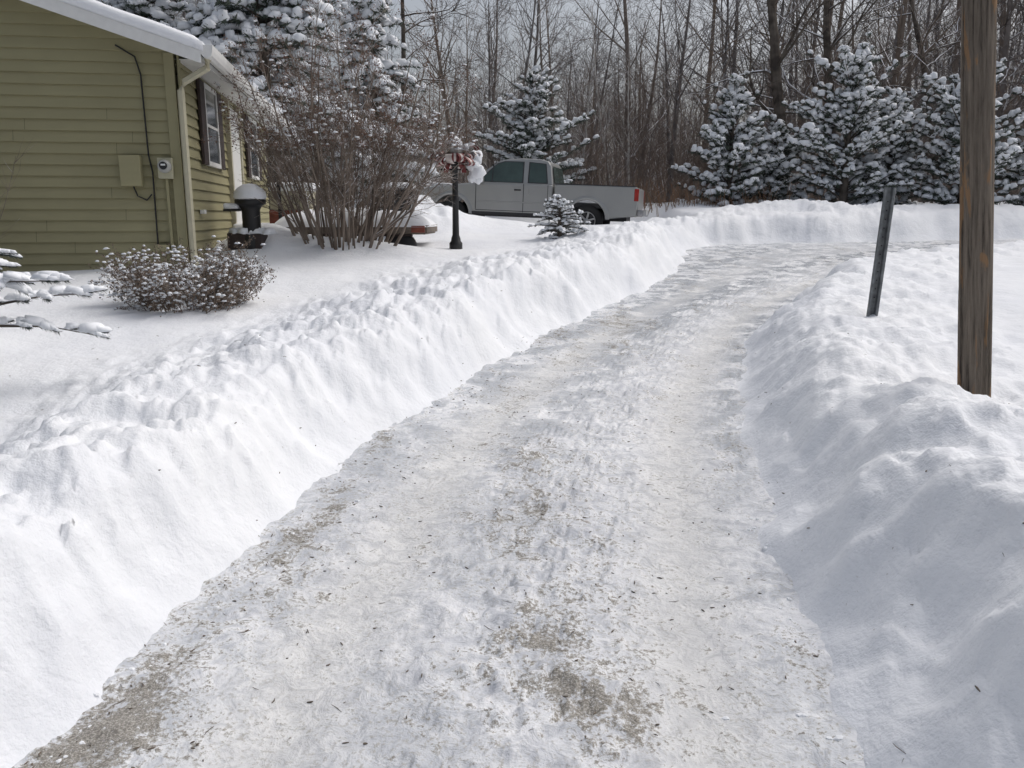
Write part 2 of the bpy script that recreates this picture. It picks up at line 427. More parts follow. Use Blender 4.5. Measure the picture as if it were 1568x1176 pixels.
for (x,y,h) in [(3.2,26.4,6.5),(3.7,26.6,5.5),(2.2,26.8,5.0)]:
    rg=random.Random(int(x*10)); b=MB()
    spec=[dict(n=9,wob=.03,up=.03,tap=.85,sides=6),
          dict(cnt=16,**{'from':.35},ang=(25,50),len=(.12,.25),rf=.4,minr=.01,n=4,wob=.1,up=.04,tap=.8,sides=4),
          dict(cnt=(4,6),**{'from':.2},ang=(25,55),len=(.3,.5),rf=.5,minr=.006,n=2,wob=.1,up=.03,tap=.7,sides=3)]
    grow(b,rg,Vector((0,0,0)),Vector((rg.uniform(-.12,.05),0,1)),h,.05,0,spec)
    o=b.obj('birch_tree',[M_birch]); o.location=(x,y,1.5)
for (x,y,h,r,sd,lean) in [(8.3,25.2,11,.22,11,-.05),(9.9,25.8,12,.17,12,.05),(13.2,25.5,10,.14,13,-.1),(-3.4,26.5,10,.12,14,0)]:
    rg=random.Random(sd); b=MB()
    spec=[dict(n=10,wob=.05,up=.03,tap=.8,sides=9),
          dict(cnt=22,**{'from':.2},ang=(45,85),len=(.2,.38),rf=.36,minr=.03,n=7,wob=.16,up=-.0,tap=.85,sides=5),
          dict(cnt=(5,8),**{'from':.2},ang=(30,65),len=(.3,.5),rf=.5,minr=.014,n=4,wob=.18,up=.02,tap=.75,sides=4),
          dict(cnt=(3,5),**{'from':.2},ang=(25,60),len=(.3,.5),rf=.55,minr=.008,n=3,wob=.15,up=.02,tap=.7,sides=3)]
    grow(b,rg,Vector((0,0,-.2)),Vector((lean,0,1)),h,r,0,spec)
    o=b.obj('bare_maple_tree',[M_snowbark]); o.location=(x,y,1.5)

def conifer(name,loc,H,R,seed,step=.16,nb=7,sl=.30,nl=.10,nw=.03,tuft=9,snow=.75,droop=.35,up=.15,mat=None,zs=.1,bs=1.0,dens=.10,shape=.8,lobes=0,rot=None,jit=.5,run=0,upv=0,lr=(.55,1.15)):
    rg=random.Random(seed); b=MB(); ph=rg.uniform(0,6)
    tube(b,[Vector((0,0,-.3)),Vector((0,0,H*.5)),Vector((0,0,H))],[R*.06+.02,R*.035+.01,.006],7,0)
    z=zs*H; U=Vector((0,0,1))
    while z<H*.99:
        t=z/H; Lm=R*((1-t)**shape)*min(1,.55+2.5*t)+.05
        for k in range(nb):
            if rg.random()<.12: continue
            a=rg.uniform(0,6.283); L=Lm*rg.uniform(*lr)*(1+lobes*math.sin(3*a+ph+z*2.1))
            out=Vector((math.cos(a),math.sin(a),0)); sd=Vector((-out.y,out.x,0))
            z0=z+rg.uniform(-1,1)*jit*step; dr=droop*rg.uniform(.6,1.4); u0=up+.5*t+rg.uniform(-upv,upv)
            P=lambda q:Vector((0,0,z0))+out*(L*q)+U*(L*(u0*q-dr*q*q))
            tube(b,[P(0),P(.25),P(.5),P(.75),P(1)],[.012+.01*L,.011+.007*L,.010+.004*L,.006,.003],4,0)
            ns=max(3,int(L/dens)); 
            for j in range(ns):
                q=.12+.88*(j+rg.random())/ns; p=P(q)
                l=sl*rg.uniform(.6,1.1)*(1.05-.55*q)*(min(1,.4+L))
                ang=rg.uniform(.5,1.15)*(1 if j%2 else -1)
                if j>=ns-2: ang*=.25
                vz=.30 if run else .15
                dd=(out*math.cos(ang)+sd*math.sin(ang)+U*(u0-2*dr*q)*.6+U*rg.uniform(-vz,vz*.6)).normalized()
                s2=dd.cross(U); 
                if s2.length<.01: s2=sd.copy()
                s2.normalize(); u2=s2.cross(dd)
                if u2.z<0: u2=-u2
                if run: tube(b,[p,p+dd*l],[.004,.002],3,0)
                for i in range(tuft):
                    kq=(i+rg.random())/tuft; c=p+dd*(l*kq); th=rg.uniform(0,6.283)
                    w=s2*math.cos(th)+u2*math.sin(th); n2=nl*rg.uniform(.7,1.2)*(1.1-.4*kq)
                    tip=c+(dd*.65+w*.75)*n2; e=dd.cross(w)*(nw*.5)
                    o=len(b.v); b.v.extend([tuple(c-e),tuple(c+e),tuple(tip)]); b.f.append((o,o+1,o+2)); b.m.append(1)
                if rg.random()<snow*(.6+.6*q):
                    kk=rg.uniform(.3,.7); rs=rg.uniform(.6,1.3)
                    blob(b,p+dd*(l*kk)+U*(nl*.30),dd,s2,u2,l*rg.uniform(.3,.55)*min(bs,1.1),nl*rg.uniform(.38,.75)*bs*rs,nl*rg.uniform(.25,.55)*bs*rs,2,rg,7)
                if run and rg.random()<.88:
                    # a continuous pillow of snow lying along the sprig
                    rr_=run*rg.uniform(.6,1.2); nn=7
                    for e_ in range(nn):
                        kq=.05+.8*e_/(nn-1)
                        pp=p+dd*(l*kq)+s2*rg.uniform(-.012,.012)
                        s=rr_*(1.05-.55*kq)*rg.uniform(.85,1.1)
                        blob(b,pp+U*(s*.25),dd,s2,U,max(s*1.1,l*.14),s*rg.uniform(.75,1.0),s*rg.uniform(.5,.72),2,rg,10)
        z+=step
    o=b.obj(name,[M_snowbark,mat or M_needle,M_snowtree],smooth_m={2}); o.location=loc
    o.rotation_euler=(0,0,rg.uniform(0,6) if rot is None else rot)
    return o
def zt(y,l=.4): return float(base(np.array(float(y))))+l
conifer('spruce_tree',(.65,24.6,zt(24.6,.3)),3.85,2.1,1,snow=.8,sl=.36,nl=.14,nw=.035,tuft=9,droop=.15,up=.35,bs=1.4,lobes=.18,jit=1.2,upv=.2,lr=(.4,1.15))
conifer('spruce_tree',(-6.2,21.5,zt(21,.3)),9.5,3.3,2,step=.25,nb=8,snow=1.1,sl=.5,nl=.2,nw=.05,tuft=8,droop=.45,bs=1.7,dens=.17,zs=.2,jit=1.0,upv=.12)
conifer('spruce_tree',(-3.8,23.5,zt(22,.3)),6.4,2.4,22,step=.23,nb=8,snow=1.1,sl=.45,nl=.18,nw=.05,tuft=8,droop=.45,bs=1.7,dens=.16,zs=.2,jit=1.0,upv=.12)
conifer('spruce_tree',(-9.5,22.5,zt(22,.3)),9.5,3.0,23,step=.28,nb=8,snow=1.0,sl=.5,nl=.2,nw=.05,tuft=8,droop=.45,bs=1.6,dens=.18,zs=.2,jit=1.0)
pine=dict(droop=.08,up=.40,snow=.95,sl=.34,nl=.16,nw=.035,tuft=10,dens=.145,lobes=.28,shape=.60,bs=1.42,jit=1.8,upv=.35,lr=(.35,1.15),nb=8)
conifer('pine_tree',(6.2,23.8,zt(23.8,.2)),3.4,1.55,3,zs=.04,**pine)
conifer('pine_tree',(9.1,22.9,zt(22.9,.2)),4.1,2.0,4,zs=.03,**pine)
conifer('pine_tree',(12.1,22.4,zt(22.4,.2)),4.1,1.9,5,zs=.03,**pine)
conifer('pine_tree',(14.6,22.6,zt(22.6,.2)),4.2,1.9,6,zs=.03,**pine)
conifer('pine_tree',(7.6,24.4,zt(24.8,.2)),2.4,1.3,7,zs=.04,**pine)
conifer('pine_tree',(10.7,23.8,zt(24.4,.2)),3.1,1.6,8,zs=.04,**pine)
conifer('small_spruce',(.78,13.5,gh(.78,13.5)-.05),.66,.50,9,step=.05,nb=6,sl=.16,nl=.04,nw=.012,tuft=12,snow=1.2,droop=.3,up=.1,mat=M_needle2,dens=.055,bs=1.9,jit=1.2,upv=.2)
conifer('blue_spruce',(-3.95,4.9,gh(-3.95,4.9)-.05),.98,1.33,15,step=.20,nb=9,sl=.27,nl=.042,nw=.0055,tuft=90,snow=.0,droop=.42,up=.45,mat=M_needle2,dens=.10,bs=1.3,zs=.22,shape=.35,jit=.9,run=.060,upv=.18,lr=(.7,1.1))

def seedtip(b,rng,pts):
    p=pts[-1]
    if p.z<1.2 or rng.random()<.45: return
    for i in range(8):
        c=p+rv(rng)*.024; u=rv(rng).normalized()*.018; w=rv(rng).normalized()*.018
        b.add([tuple(c-u),tuple(c+u),tuple(c+w)],[(0,1,2)],1)
    if rng.random()<.22: blob(b,p+Vector((0,0,.012)),Vector((1,0,0)),Vector((0,1,0)),Vector((0,0,1)),.035,.025,.018,2,rng,5)
rg=random.Random(21); b=MB()
for i in range(66):
    a=rg.uniform(0,6.283); r0=.48*math.sqrt(rg.random())
    spread=.38*r0/.48+rg.uniform(-.06,.12)
    spec=[dict(n=8,wob=.095,up=.035,tap=.82,sides=6),
          dict(cnt=(10,13),**{'from':.22},ang=(22,62),len=(.16,.34),rf=.42,minr=.0045,n=4,wob=.14,up=.05,tap=.7,sides=4),
          dict(cnt=(4,7),**{'from':.2},ang=(20,60),len=(.3,.55),rf=.6,minr=.003,n=3,wob=.14,up=.05,tap=.6,sides=3,tip=seedtip)]
    grow(b,rg,Vector((math.cos(a)*r0*1.3,math.sin(a)*r0,-.15)),Vector((math.cos(a)*spread*1.3+.03,math.sin(a)*spread,1)),rg.uniform(1.6,3.1),rg.uniform(.010,.026),0,spec)
for (dx,LL) in ((1.0,2.1),(1.3,1.9),(.9,1.6),(-.8,1.7)):
    spec[0]['up']=-.01
    grow(b,rg,Vector((.3,0,0)),Vector((dx,-.1,1)),LL,.020,0,spec)
o=b.obj('lilac_shrub',[M_shrub,M_seed,M_snowtree],smooth_m={2}); o.location=(-2.32,11.6,gh(-2.35,11.6)-.02)
def leaf_tip(b,rng,pts):
    for p in pts[1:]:
        for i in range(4):
            c=p+rv(rng)*.014; u=rv(rng).normalized()*.012; w=rv(rng).normalized()*.016
            b.add([tuple(c-u),tuple(c+u),tuple(c+w)],[(0,1,2)],1)
        if rng.random()<.34: blob(b,p+Vector((0,0,.01)),Vector((1,0,0)),Vector((0,1,0)),Vector((0,0,1)),.026*rng.uniform(.5,1.3),.019,.014,2,rng,5)
def roundshrub(name,loc,n,L,sp,sd,tip=leaf_tip):
    rg=random.Random(sd); b=MB()
    for i in range(n):
        a=rg.uniform(0,6.283); r0=.36*math.sqrt(rg.random()); s=rg.uniform(0,sp)
        spec=[dict(n=5,wob=.1,up=.03,tap=.7,sides=4),
              dict(cnt=(7,10),**{'from':.2},ang=(20,60),len=(.2,.4),rf=.6,minr=.0025,n=3,wob=.12,up=.05,tap=.6,sides=3,tip=tip)]
        grow(b,rg,Vector((math.cos(a)*r0,math.sin(a)*r0,-.08)),Vector((math.cos(a)*s,math.sin(a)*s,1)),L*rg.uniform(.7,1.15)*(1+.12*s),.006,0,spec)
    o=b.obj(name,[M_shrub,M_leafdry,M_snowtree],smooth_m={2}); o.location=loc
roundshrub('garden_shrub',(-3.10,7.75,gh(-3.10,7.75)-.04),150,.60,1.25,31)
roundshrub('bare_shrub',(-6.25,9.1,gh(-6.25,9.1)),26,1.35,.35,32,tip=lambda b,r,p:None)
rg=random.Random(8); b=MB()
for i in range(380):
    x=rg.uniform(3.2,7.5); y=rg.uniform(22.5,25.5); z=zt(y,.3)
    p=Vector((x,y,z)); d=Vector((rg.uniform(-.35,.35),rg.uniform(-.2,.2),1)); L=rg.uniform(.4,1.1)
    tube(b,[p,p+d*L*.6,p+d*L+Vector((d.x*.3,0,-.05))],[.008,.006,.003],3,0)
b.obj('dry_weeds',[simple('weed_mat',(.26,.16,.10),.9,var=.3)])

# ------------------------------------------------------------------ house
def siding():
    m,nt,bb=newmat('olive_siding'); co=coord(nt)
    f=noise(nt,co,1.2,3); f2=noise(nt,co,60,2)
    mp=nt.nodes.new('ShaderNodeMapping'); mp.inputs['Scale'].default_value=(.6,.6,7.8); nt.links.new(co,mp.inputs['Vector'])
    f3=noise(nt,mp.outputs['Vector'],1.0,1)
    c=ramp(nt,f,[(.3,(.285,.262,.152)),(.7,(.325,.30,.176))])
    c=mix(nt,mth(nt,'MULTIPLY',f2,.10),c,(.2,.19,.12)); c=mix(nt,ramp(nt,f3,[(.35,0),(.65,.2)]),c,(.22,.20,.118))
    nt.links.new(c,bb.inputs['Base Color']); bb.inputs['Roughness'].default_value=.6; bb.inputs['Specular IOR Level'].default_value=.25
    return m
M_sid=siding()
M_trim=simple('beige_trim',(.44,.41,.30),.5,var=.05)
M_white=simple('white_fascia',(.72,.72,.70),.45,var=.04)
M_black=simple('black_paint',(.012,.012,.013),.45,var=.2)
M_dark=simple('dark_shutter',(.035,.022,.02),.6,var=.2)
M_glassw=simple('window_glass',(.03,.035,.04),.08,var=.1)
M_grey=simple('grey_meter',(.38,.38,.36),.4,var=.08)
M_found=simple('concrete',(.3,.3,.29),.9,var=.15)
house=empty('olive_siding_house',(-3.95,10.0,0),(0,0,math.radians(9)))
W=8.4; Lh=7.6; zb=.75; RS=.325; EZ=3.49
def rz(x): # underside of roof at local x
    return EZ+RS*(.36-x) if x>-W/2 else EZ+RS*(.36+W+x)
b=MB(); lap=.128; z=zb
while z<5.4:
    z2=z+lap
    def span(zz):
        if zz<=rz(0)-.01: return (-W,0)
        q=(zz-(rz(0)-.01))/RS
        return (-W+q,-q) if q<W/2 else None
    s1=span(z);s2=span(z2)
    if s1:
        if not s2: s2=(-W/2,-W/2)
        b.add([(s1[0],-.030,z),(s1[1],-.030,z),(s2[1],-.004,z2),(s2[0],-.004,z2),(s1[0],-.002,z),(s1[1],-.002,z)],[(0,1,2,3),(4,5,1,0)])
    if z2<rz(0):
        b.add([(.030,0,z),(.030,Lh,z),(.004,Lh,z2),(.004,0,z2),(.002,0,z),(.002,Lh,z)],[(0,1,2,3),(4,5,1,0)])
    z=z2
b.add([(-W,0,.2),(0,0,.2),(0,0,rz(0)),(-W/2,0,rz(-W/2)-.02),(-W,0,rz(-W))],[(0,1,2,3,4)])
b.add([(0,0,.2),(0,Lh,.2),(0,Lh,rz(0)),(0,0,rz(0))],[(0,1,2,3)])
b.add([(-W,Lh,.2),(0,Lh,.2),(0,Lh,rz(0)),(-W/2,Lh,rz(-W/2)-.02),(-W,Lh,rz(-W))],[(4,3,2,1,0)])
b.add([(-W,0,.2),(-W,Lh,.2),(-W,Lh,rz(-W)),(-W,0,rz(-W))],[(3,2,1,0)])
b.obj('walls',[M_sid],house)
b=MB(); rg=random.Random(9)
for i in range(34):
    x=rg.uniform(-5,-.3); j=rg.randint(1,19); z=zb+j*lap
    if z+lap>rz(x)-.1: continue
    b.add([(x,-.0315,z+.004),(x+.005,-.0315,z+.004),(x+.005,-.0065,z+lap-.003),(x,-.0065,z+lap-.003)],[(0,1,2,3)])
b.obj('siding_joints',[simple('joint_dark',(.12,.11,.06),.8)],house)
box('corner_trim_front',(-.05,-.042,2.15),(.11,.02,2.8),M_sid,house)
box('corner_trim_side',(.042,.05,2.15),(.02,.11,2.8),M_sid,house)
box('foundation',(-W/2,Lh/2,.6),(W-.04,Lh-.04,.9),M_found,house)
def slab(name,x0,x1,off,th,y0,y1,mat,bv=0,lump=0):
    b=MB(); nx=40 if lump else 1; ny=60 if lump else 1
    def top(x): return rz(x)+off+th
    vs=[];
    for j in range(ny+1):
        for i in range(nx+1):
            x=x0+(x1-x0)*i/nx; y=y0+(y1-y0)*j/ny
            zt_=top(x)
            if lump:
                e=min(1,min(i,nx-i)/2+.35,min(j,ny-j)/2+.35)
                zt_+= -th*(1-e)*.7+lump*float(pn(np.array([x*1.3]),np.array([y*1.3]),3)[0])
            vs.append((x,y,zt_))
    nb_=len(vs)
    for j in range(ny+1):
        for i in range(nx+1):
            x=x0+(x1-x0)*i/nx; y=y0+(y1-y0)*j/ny; vs.append((x,y,rz(x)+off))
    fs=[];r=nx+1
    for j in range(ny):
        for i in range(nx):
            a=j*r+i; fs.append((a,a+1,a+r+1,a+r)); c=a+nb_; fs.append((c,c+r,c+r+1,c+1))
    for i in range(nx):
        fs.append((i+nb_,i+1+nb_,i+1,i)); a=ny*r+i; fs.append((a,a+1,a+1+nb_,a+nb_))
    for j in range(ny):
        a=j*r; fs.append((a,a+r,a+r+nb_,a+nb_)); a=j*r+nx; fs.append((a+nb_,a+r+nb_,a+r,a))
    b.add(vs,fs); o=b.obj(name,[mat],house)
    if lump:
        for p in o.data.polygons: p.use_smooth=True
    return o
slab('roof_right',-W/2,.36,0,.05,-.32,Lh+.3,simple('roof_deck',(.3,.3,.29),.8))
slab('roof_left',-W-.36,-W/2,0,.05,-.32,Lh+.3,simple('roof_deck2',(.3,.3,.29),.8))
slab('roof_snow_right',-W/2+.001,.40,.052,.17,-.36,Lh+.33,M_snowcap,lump=.03)
slab('roof_snow_left',-W-.40,-W/2-.001,.052,.17,-.36,Lh+.33,M_snowcap,lump=.03)
for nm,xa,xb in (('rake_right',-W/2,.37),('rake_left',-W-.37,-W/2)):
    b=MB(); y0,y1=-.345,-.322
    za,zb2=rz(xa if xa<-W/2 else -W/2+1e-4),rz(xb if xb>-W/2 else -W/2)
    b.add([(xa,y0,za-.09),(xb,y0,zb2-.09),(xb,y0,zb2+.048),(xa,y0,za+.048),(xa,y1,za-.09),(xb,y1,zb2-.09),(xb,y1,zb2+.048),(xa,y1,za+.048)],[(0,1,2,3),(4,7,6,5),(0,4,5,1),(3,2,6,7),(1,5,6,2),(0,3,7,4)])
    b.obj(nm,[M_white],house)
b=MB(); b.add([(-W/2,-.32,rz(-W/2+.001)-.012),(.34,-.32,rz(.34)-.012),(.34,0,rz(.34)-.012),(-W/2,0,rz(-W/2+.001)-.012)],[(0,1,2,3)])
b.add([(0.0,0,EZ+.005),(.36,0,EZ+.005),(.36,Lh,EZ+.005),(0.0,Lh,EZ+.005)],[(0,1,2,3)])
b.obj('soffit',[M_white],house)
b=MB(); G=[(.37,.10),(.365,.02),(.40,-.025),(.45,-.035),(.485,-.005),(.50,.05),(.505,.11),(.49,.11)]
for yy_ in (-.34,Lh+.3):
    for x,zz_ in G: b.v.append((x,yy_,EZ+zz_))
k=len(G)
for i in range(k-1): b.f.append((i,i+1,i+1+k,i+k)); b.m.append(0)
b.f.append(tuple(range(k))); b.m.append(0)
b.obj('gutter',[M_white],house)
box('fascia',(.348,Lh/2,EZ+.01),(.02,Lh+.6,.14),M_white,house)
b=MB(); tube(b,[Vector(p) for p in [(.42,-.20,EZ-.02),(.40,-.18,EZ-.12),(.12,-.09,EZ-.26),(.07,-.085,EZ-.36),(.07,-.085,1.25),(.10,-.16,1.12)]],[.042]*6,6,0,True)
b.obj('downspout',[M_trim],house)
box('breaker_box',(-.56,-.080,2.22),(.24,.10,.36),M_sid,house,.012)
box('meter_base',(-.17,-.07,2.25),(.17,.08,.24),simple('meter_beige',(.42,.40,.28),.5),house,.01)
mt=lathe('meter_glass',[(.075,0),(.078,.03),(.07,.07),(.05,.09)],M_grey,house,20,(-.17,-.10,2.27)); mt.rotation_euler=(math.radians(90),0,0)
mt=lathe('meter_dial',[(.045,0),(.045,.006)],M_black,house,16,(-.17,-.192,2.275)); mt.rotation_euler=(math.radians(90),0,0)
box('meter_label',(-.17,-.2,2.285),(.05,.004,.02),M_white,house)
b=MB(); tube(b,[Vector(p) for p in [(-.62,-.04,3.62),(-.42,-.04,3.5),(-.37,-.045,3.3),(-.36,-.045,2.4),(-.33,-.045,2.2),(-.34,-.045,1.3)]],[.010]*6,5)
tube(b,[Vector(p) for p in [(-.56,-.05,2.05),(-.52,-.05,1.93),(-.42,-.05,1.88),(-.36,-.045,1.95)]],[.009]*4,5)
b.obj('service_cable',[M_black],house)
box('conduit',(-.17,-.055,1.65),(.03,.03,.95),M_sid,house)
box('vent_hood',(-.28,-.075,1.32),(.16,.10,.08),M_sid,house,.01)
def win(y,zc,w,h):
    box('window_glass',(.038,y,zc),(.03,w,h),M_glassw,house)
    for dy in (-w/2-.03,w/2+.03): box('window_jamb',(.043,y+dy,zc),(.05,.06,h+.12),M_white,house)
    for dz in (-h/2-.03,h/2+.03): box('window_rail',(.044,y,zc+dz),(.052,w,.06),M_white,house)
    box('window_mid',(.056,y,zc),(.014,w,.035),M_white,house)
    for dy in (-w/2-.22,w/2+.22): box('shutter',(.053,y+dy,zc),(.04,.30,h+.12),M_dark,house,.006)
win(1.75,2.9,.75,.95); win(5.6,2.9,.9,.95)
box('door',(.035,3.55,2.35),(.05,.9,2.0),M_white,house)
for dy in (-.5,.5): box('door_trim',(.05,3.55+dy,2.4),(.07,.1,2.1),M_trim,house)
box('door_step',(.45,3.55,1.3),(.8,1.3,.25),M_found,house,.02)
box('step_snow',(.45,3.55,1.50),(.82,1.32,.16),M_snowcap,house,.05)
for yy_ in (2.7,4.4):
    box('handrail_post',(.8,yy_,1.75),(.05,.05,.9),M_black,house)
box('outlet_box',(.055,.75,1.75),(.05,.14,.05),M_white,house)

# ------------------------------------------------------------------ covered grill
gx,gy=-3.52,11.15; g0=gh(gx,gy)
gr=empty('covered_grill',(gx,gy,g0+.0))
lathe('body',[(.14,-.2),(.14,.1),(.12,.15),(.12,.45),(.15,.51),(.20,.53),(.205,.58),(.17,.63),(.1,.65)],M_black,gr,20)
lathe('snow_cap',[(.19,.585),(.215,.62),(.205,.69),(.16,.74),(.08,.79),(.01,.80)],M_snowcap,gr,24)
box('side_shelf',(-.24,0,.45),(.2,.24,.03),M_black,gr,.01); box('shelf_snow',(-.24,0,.50),(.2,.24,.08),M_snowcap,gr,.03)
box('lower_cart',(-.08,.05,.02),(.46,.34,.26),M_dark,gr,.02)
b=MB(); rg=random.Random(6)
for i in range(9): blob(b,Vector((-.25+.06*i+rg.uniform(-.02,.02),-.02+rg.uniform(-.05,.05),.15)),Vector((1,0,0)),Vector((0,1,0)),Vector((0,0,1)),.09,.14,.07,0,rg,10)
b.obj('cart_snow',[M_snowcap],gr,{0})

# ------------------------------------------------------------------ utility trailer under snow
M_red=simple('faded_red_paint',(.20,.055,.035),.6,var=.3)
M_wood=simple('weathered_wood',(.17,.14,.115),.85,var=.35,sc=14)
tx,ty=-2.42,12.9
tr=empty('utility_trailer',(tx,ty,zt(ty,.66)),(0,0,math.radians(-2)))
box('deck',(0,0,.02),(2.3,1.2,.06),M_wood,tr,.01)
box('side_rail',(0,-.62,.06),(2.3,.03,.09),M_wood,tr,.006)
box('end_board',(1.05,-.645,.07),(.20,.025,.10),M_red,tr,.004)
box('end_rail',(1.165,0,.07),(.03,1.24,.11),M_wood,tr,.004)
for sx in (-.3,.75):
    w_=lathe('wheel',[(.1,-.08),(.24,-.08),(.26,-.05),(.26,.05),(.24,.08),(.1,.08)],M_black,tr,24,(sx,-.5,-.22)); w_.rotation_euler=(math.pi/2,0,0)
box('fender',(.2,-.56,-.02),(1.5,.12,.03),M_dark,tr,.01)
b=MB(); n1,n2=60,26; vs=[]
for j in range(n2+1):
    for i in range(n1+1):
        x=-1.17+2.36*i/n1; y=-.66+1.30*j/n2; e=min(1,(min(i,n1-i)/9))*min(1,(min(j,n2-j)/6)); e=math.sqrt(e)
        vs.append((x,y,.10+e*(.22+.07*float(pn(np.array([x*2.]),np.array([y*2.]),2)[0]))))
b.add(vs,[(j*(n1+1)+i,j*(n1+1)+i+1,(j+1)*(n1+1)+i+1,(j+1)*(n1+1)+i) for j in range(n2) for i in range(n1)])
b.obj('snow_load',[M_snowcap],tr,{0})

sb=empty('storage_box',(-3.5,13.4,zt(13.4,.62)))
box('lower',(0,0,.25),(.7,.6,.22),M_red,sb,.02); box('upper',(0,0,.51),(.66,.56,.3),M_trim,sb,.02); box('snow',(0,0,.72),(.7,.6,.14),M_snowcap,sb,.05)
wb=empty('wheelie_bin',(-1.95,14.3,zt(14.3,.35)))
b=MB(); b.add([(-.2,-.22,0),(.2,-.22,0),(.2,.22,0),(-.2,.22,0),(-.26,-.3,.85),(.26,-.3,.85),(.26,.3,.85),(-.26,.3,.85)],[(0,3,2,1),(4,5,6,7),(0,1,5,4),(1,2,6,5),(2,3,7,6),(3,0,4,7)])
bev(b.obj('bin_body',[M_black],wb),.02); box('bin_lid',(0,0,.89),(.58,.66,.06),M_black,wb,.02); box('bin_snow',(0,0,.98),(.54,.6,.12),M_snowcap,wb,.05)

# ------------------------------------------------------------------ lamp post with christmas decoration
lx,ly=-.86,12.6; l0=gh(lx,ly)
lp=empty('lamp_post',(lx,ly,l0-.02)); lp.scale=(1.0,1.0,1.02)
lathe('post',[(.10,0),(.10,.10),(.075,.13),(.07,.17),(.052,.22),(.046,.70),(.058,.72),(.058,.75),(.046,.78),(.042,1.20),(.06,1.22),(.06,1.25),(.04,1.28)],M_black,lp,16)
lathe('lantern_base',[(.04,1.25),(.10,1.28),(.11,1.31),(.10,1.32)],M_black,lp,6,smooth=False)
lathe('lantern_glass',[(.085,1.32),(.12,1.50)],simple('lantern_glass_mat',(.35,.35,.33),.15),lp,6,smooth=False)
lathe('lantern_roof',[(.14,1.50),(.13,1.52),(.05,1.58),(.02,1.62)],M_black,lp,6,smooth=False)
lathe('roof_snow',[(.14,1.525),(.12,1.56),(.06,1.62),(.02,1.65),(.01,1.655)],M_snowcap,lp,12)
box('cross_bar',(0,0,1.17),(.46,.025,.025),M_black,lp)
rg=random.Random(4); b=MB()
for k in range(22):
    a=2*math.pi*k/22+.2; R1=rg.uniform(.26,.42); o_=Vector((math.cos(a),math.sin(a)*.7,0)); s_=Vector((0,0,1)); t_=Vector((-math.sin(a),math.cos(a),0))
    tiltd=rg.uniform(-.7,.5); pts=[]; hh=rg.uniform(1.28,1.46)
    for i in range(11):
        q=i/10*2*math.pi; pts.append(Vector((0,0,hh))+o_*(.05+R1*(1-math.cos(q))/2)+s_*(.065*math.sin(q)+tiltd*R1*(1-math.cos(q))/2*.6))
    for wv in (-1,0,1):
        vs=[]
        for p in pts:
            vs.append(tuple(p+t_*(wv*.034-.017))); vs.append(tuple(p+t_*(wv*.034+.017)))
        b.add(vs,[(2*i,2*i+1,2*i+3,2*i+2) for i in range(10)],1 if wv==0 or k%5==0 else 0)
for sx in (-.05,.07):
    vs=[];
    for i in range(5): vs+= [(sx+.02*i*(1 if sx>0 else -1)-.035,-.13,1.36-.06*i),(sx+.02*i*(1 if sx>0 else -1)+.035,-.13-.01*(i%2),1.36-.06*i)]
    b.add(vs,[(2*i,2*i+1,2*i+3,2*i+2) for i in range(4)],0)
b.obj('ribbon_bow',[simple('ribbon_red',(.17,.03,.03),.6),simple('ribbon_white',(.58,.52,.49),.6)],lp,{0,1})
b=MB(); U=Vector((0,0,1))
for i in range(24):
    a=rg.uniform(0,6.28); r=rg.uniform(.05,.34)
    s=rg.uniform(.02,.045); blob(b,Vector((math.cos(a)*r,math.sin(a)*r*.7,1.47+rg.uniform(-.03,.06))),Vector((1,0,0)),Vector((0,1,0)),U,s*1.4,s*1.1,s*.7,0,rng)
def lump(b,c,R,seed):
    o=len(b.v); n,m=14,9
    for j in range(m+1):
        ph=math.pi*j/m
        for i in range(n):
            th=2*math.pi*i/n; d=Vector((math.sin(ph)*math.cos(th),math.sin(ph)*math.sin(th),math.cos(ph)))
            r=R*(1+.35*float(pn(np.array([d.x*1.5+seed+d.z]),np.array([d.y*1.5+d.z*1.3]),4)[0]))
            b.v.append(tuple(Vector(c)+d*r))
    for j in range(m):
        for i in range(n): b.f.append((o+j*n+i,o+(j+1)*n+i,o+(j+1)*n+(i+1)%n,o+j*n+(i+1)%n)); b.m.append(0)
for p_,s in [((.28,-.06,1.24),.10),((.33,-.03,1.14),.12),((.32,0,1.34),.10),((-.34,-.03,1.26),.06),((.35,-.02,1.04),.075),((.26,-.03,1.06),.08)]:
    lump(b,p_,s,int(s*1000))
b.obj('lodged_snow',[M_snowcap],lp,{0})

# ------------------------------------------------------------------ marker stake (U channel)
px_,py_=2.97,6.62; p0=gh(px_,py_)
mk=empty('marker_post',(px_,py_,p0-.10),(math.radians(1),math.radians(2.6),math.radians(-8)))
b=MB(); prof=[(-.05,0),(-.042,-.012),(-.024,-.012),(-.018,.018),(.018,.018),(.024,-.012),(.042,-.012),(.05,0),(.042,-.006),(.028,-.006),(.022,.024),(-.022,.024),(-.028,-.006),(-.042,-.006)]
k=len(prof); Hh=1.13
for zz_ in (0,Hh):
    for x,y in prof: b.v.append((x*.92,y,zz_))
for i in range(k): b.f.append((i,(i+1)%k,(i+1)%k+k,i+k)); b.m.append(0)
b.f.append(tuple(range(k,2*k))); b.m.append(0)
b.obj('channel',[simple('green_steel',(.15,.16,.165),.55,.2,var=.35,sc=20)],mk)
for i in range(12): 
    h_=lathe('hole',[(.006,0),(.006,.003)],M_black,mk,8,(0,.0165,.25+.07*i)); h_.rotation_euler=(math.pi/2,0,0)

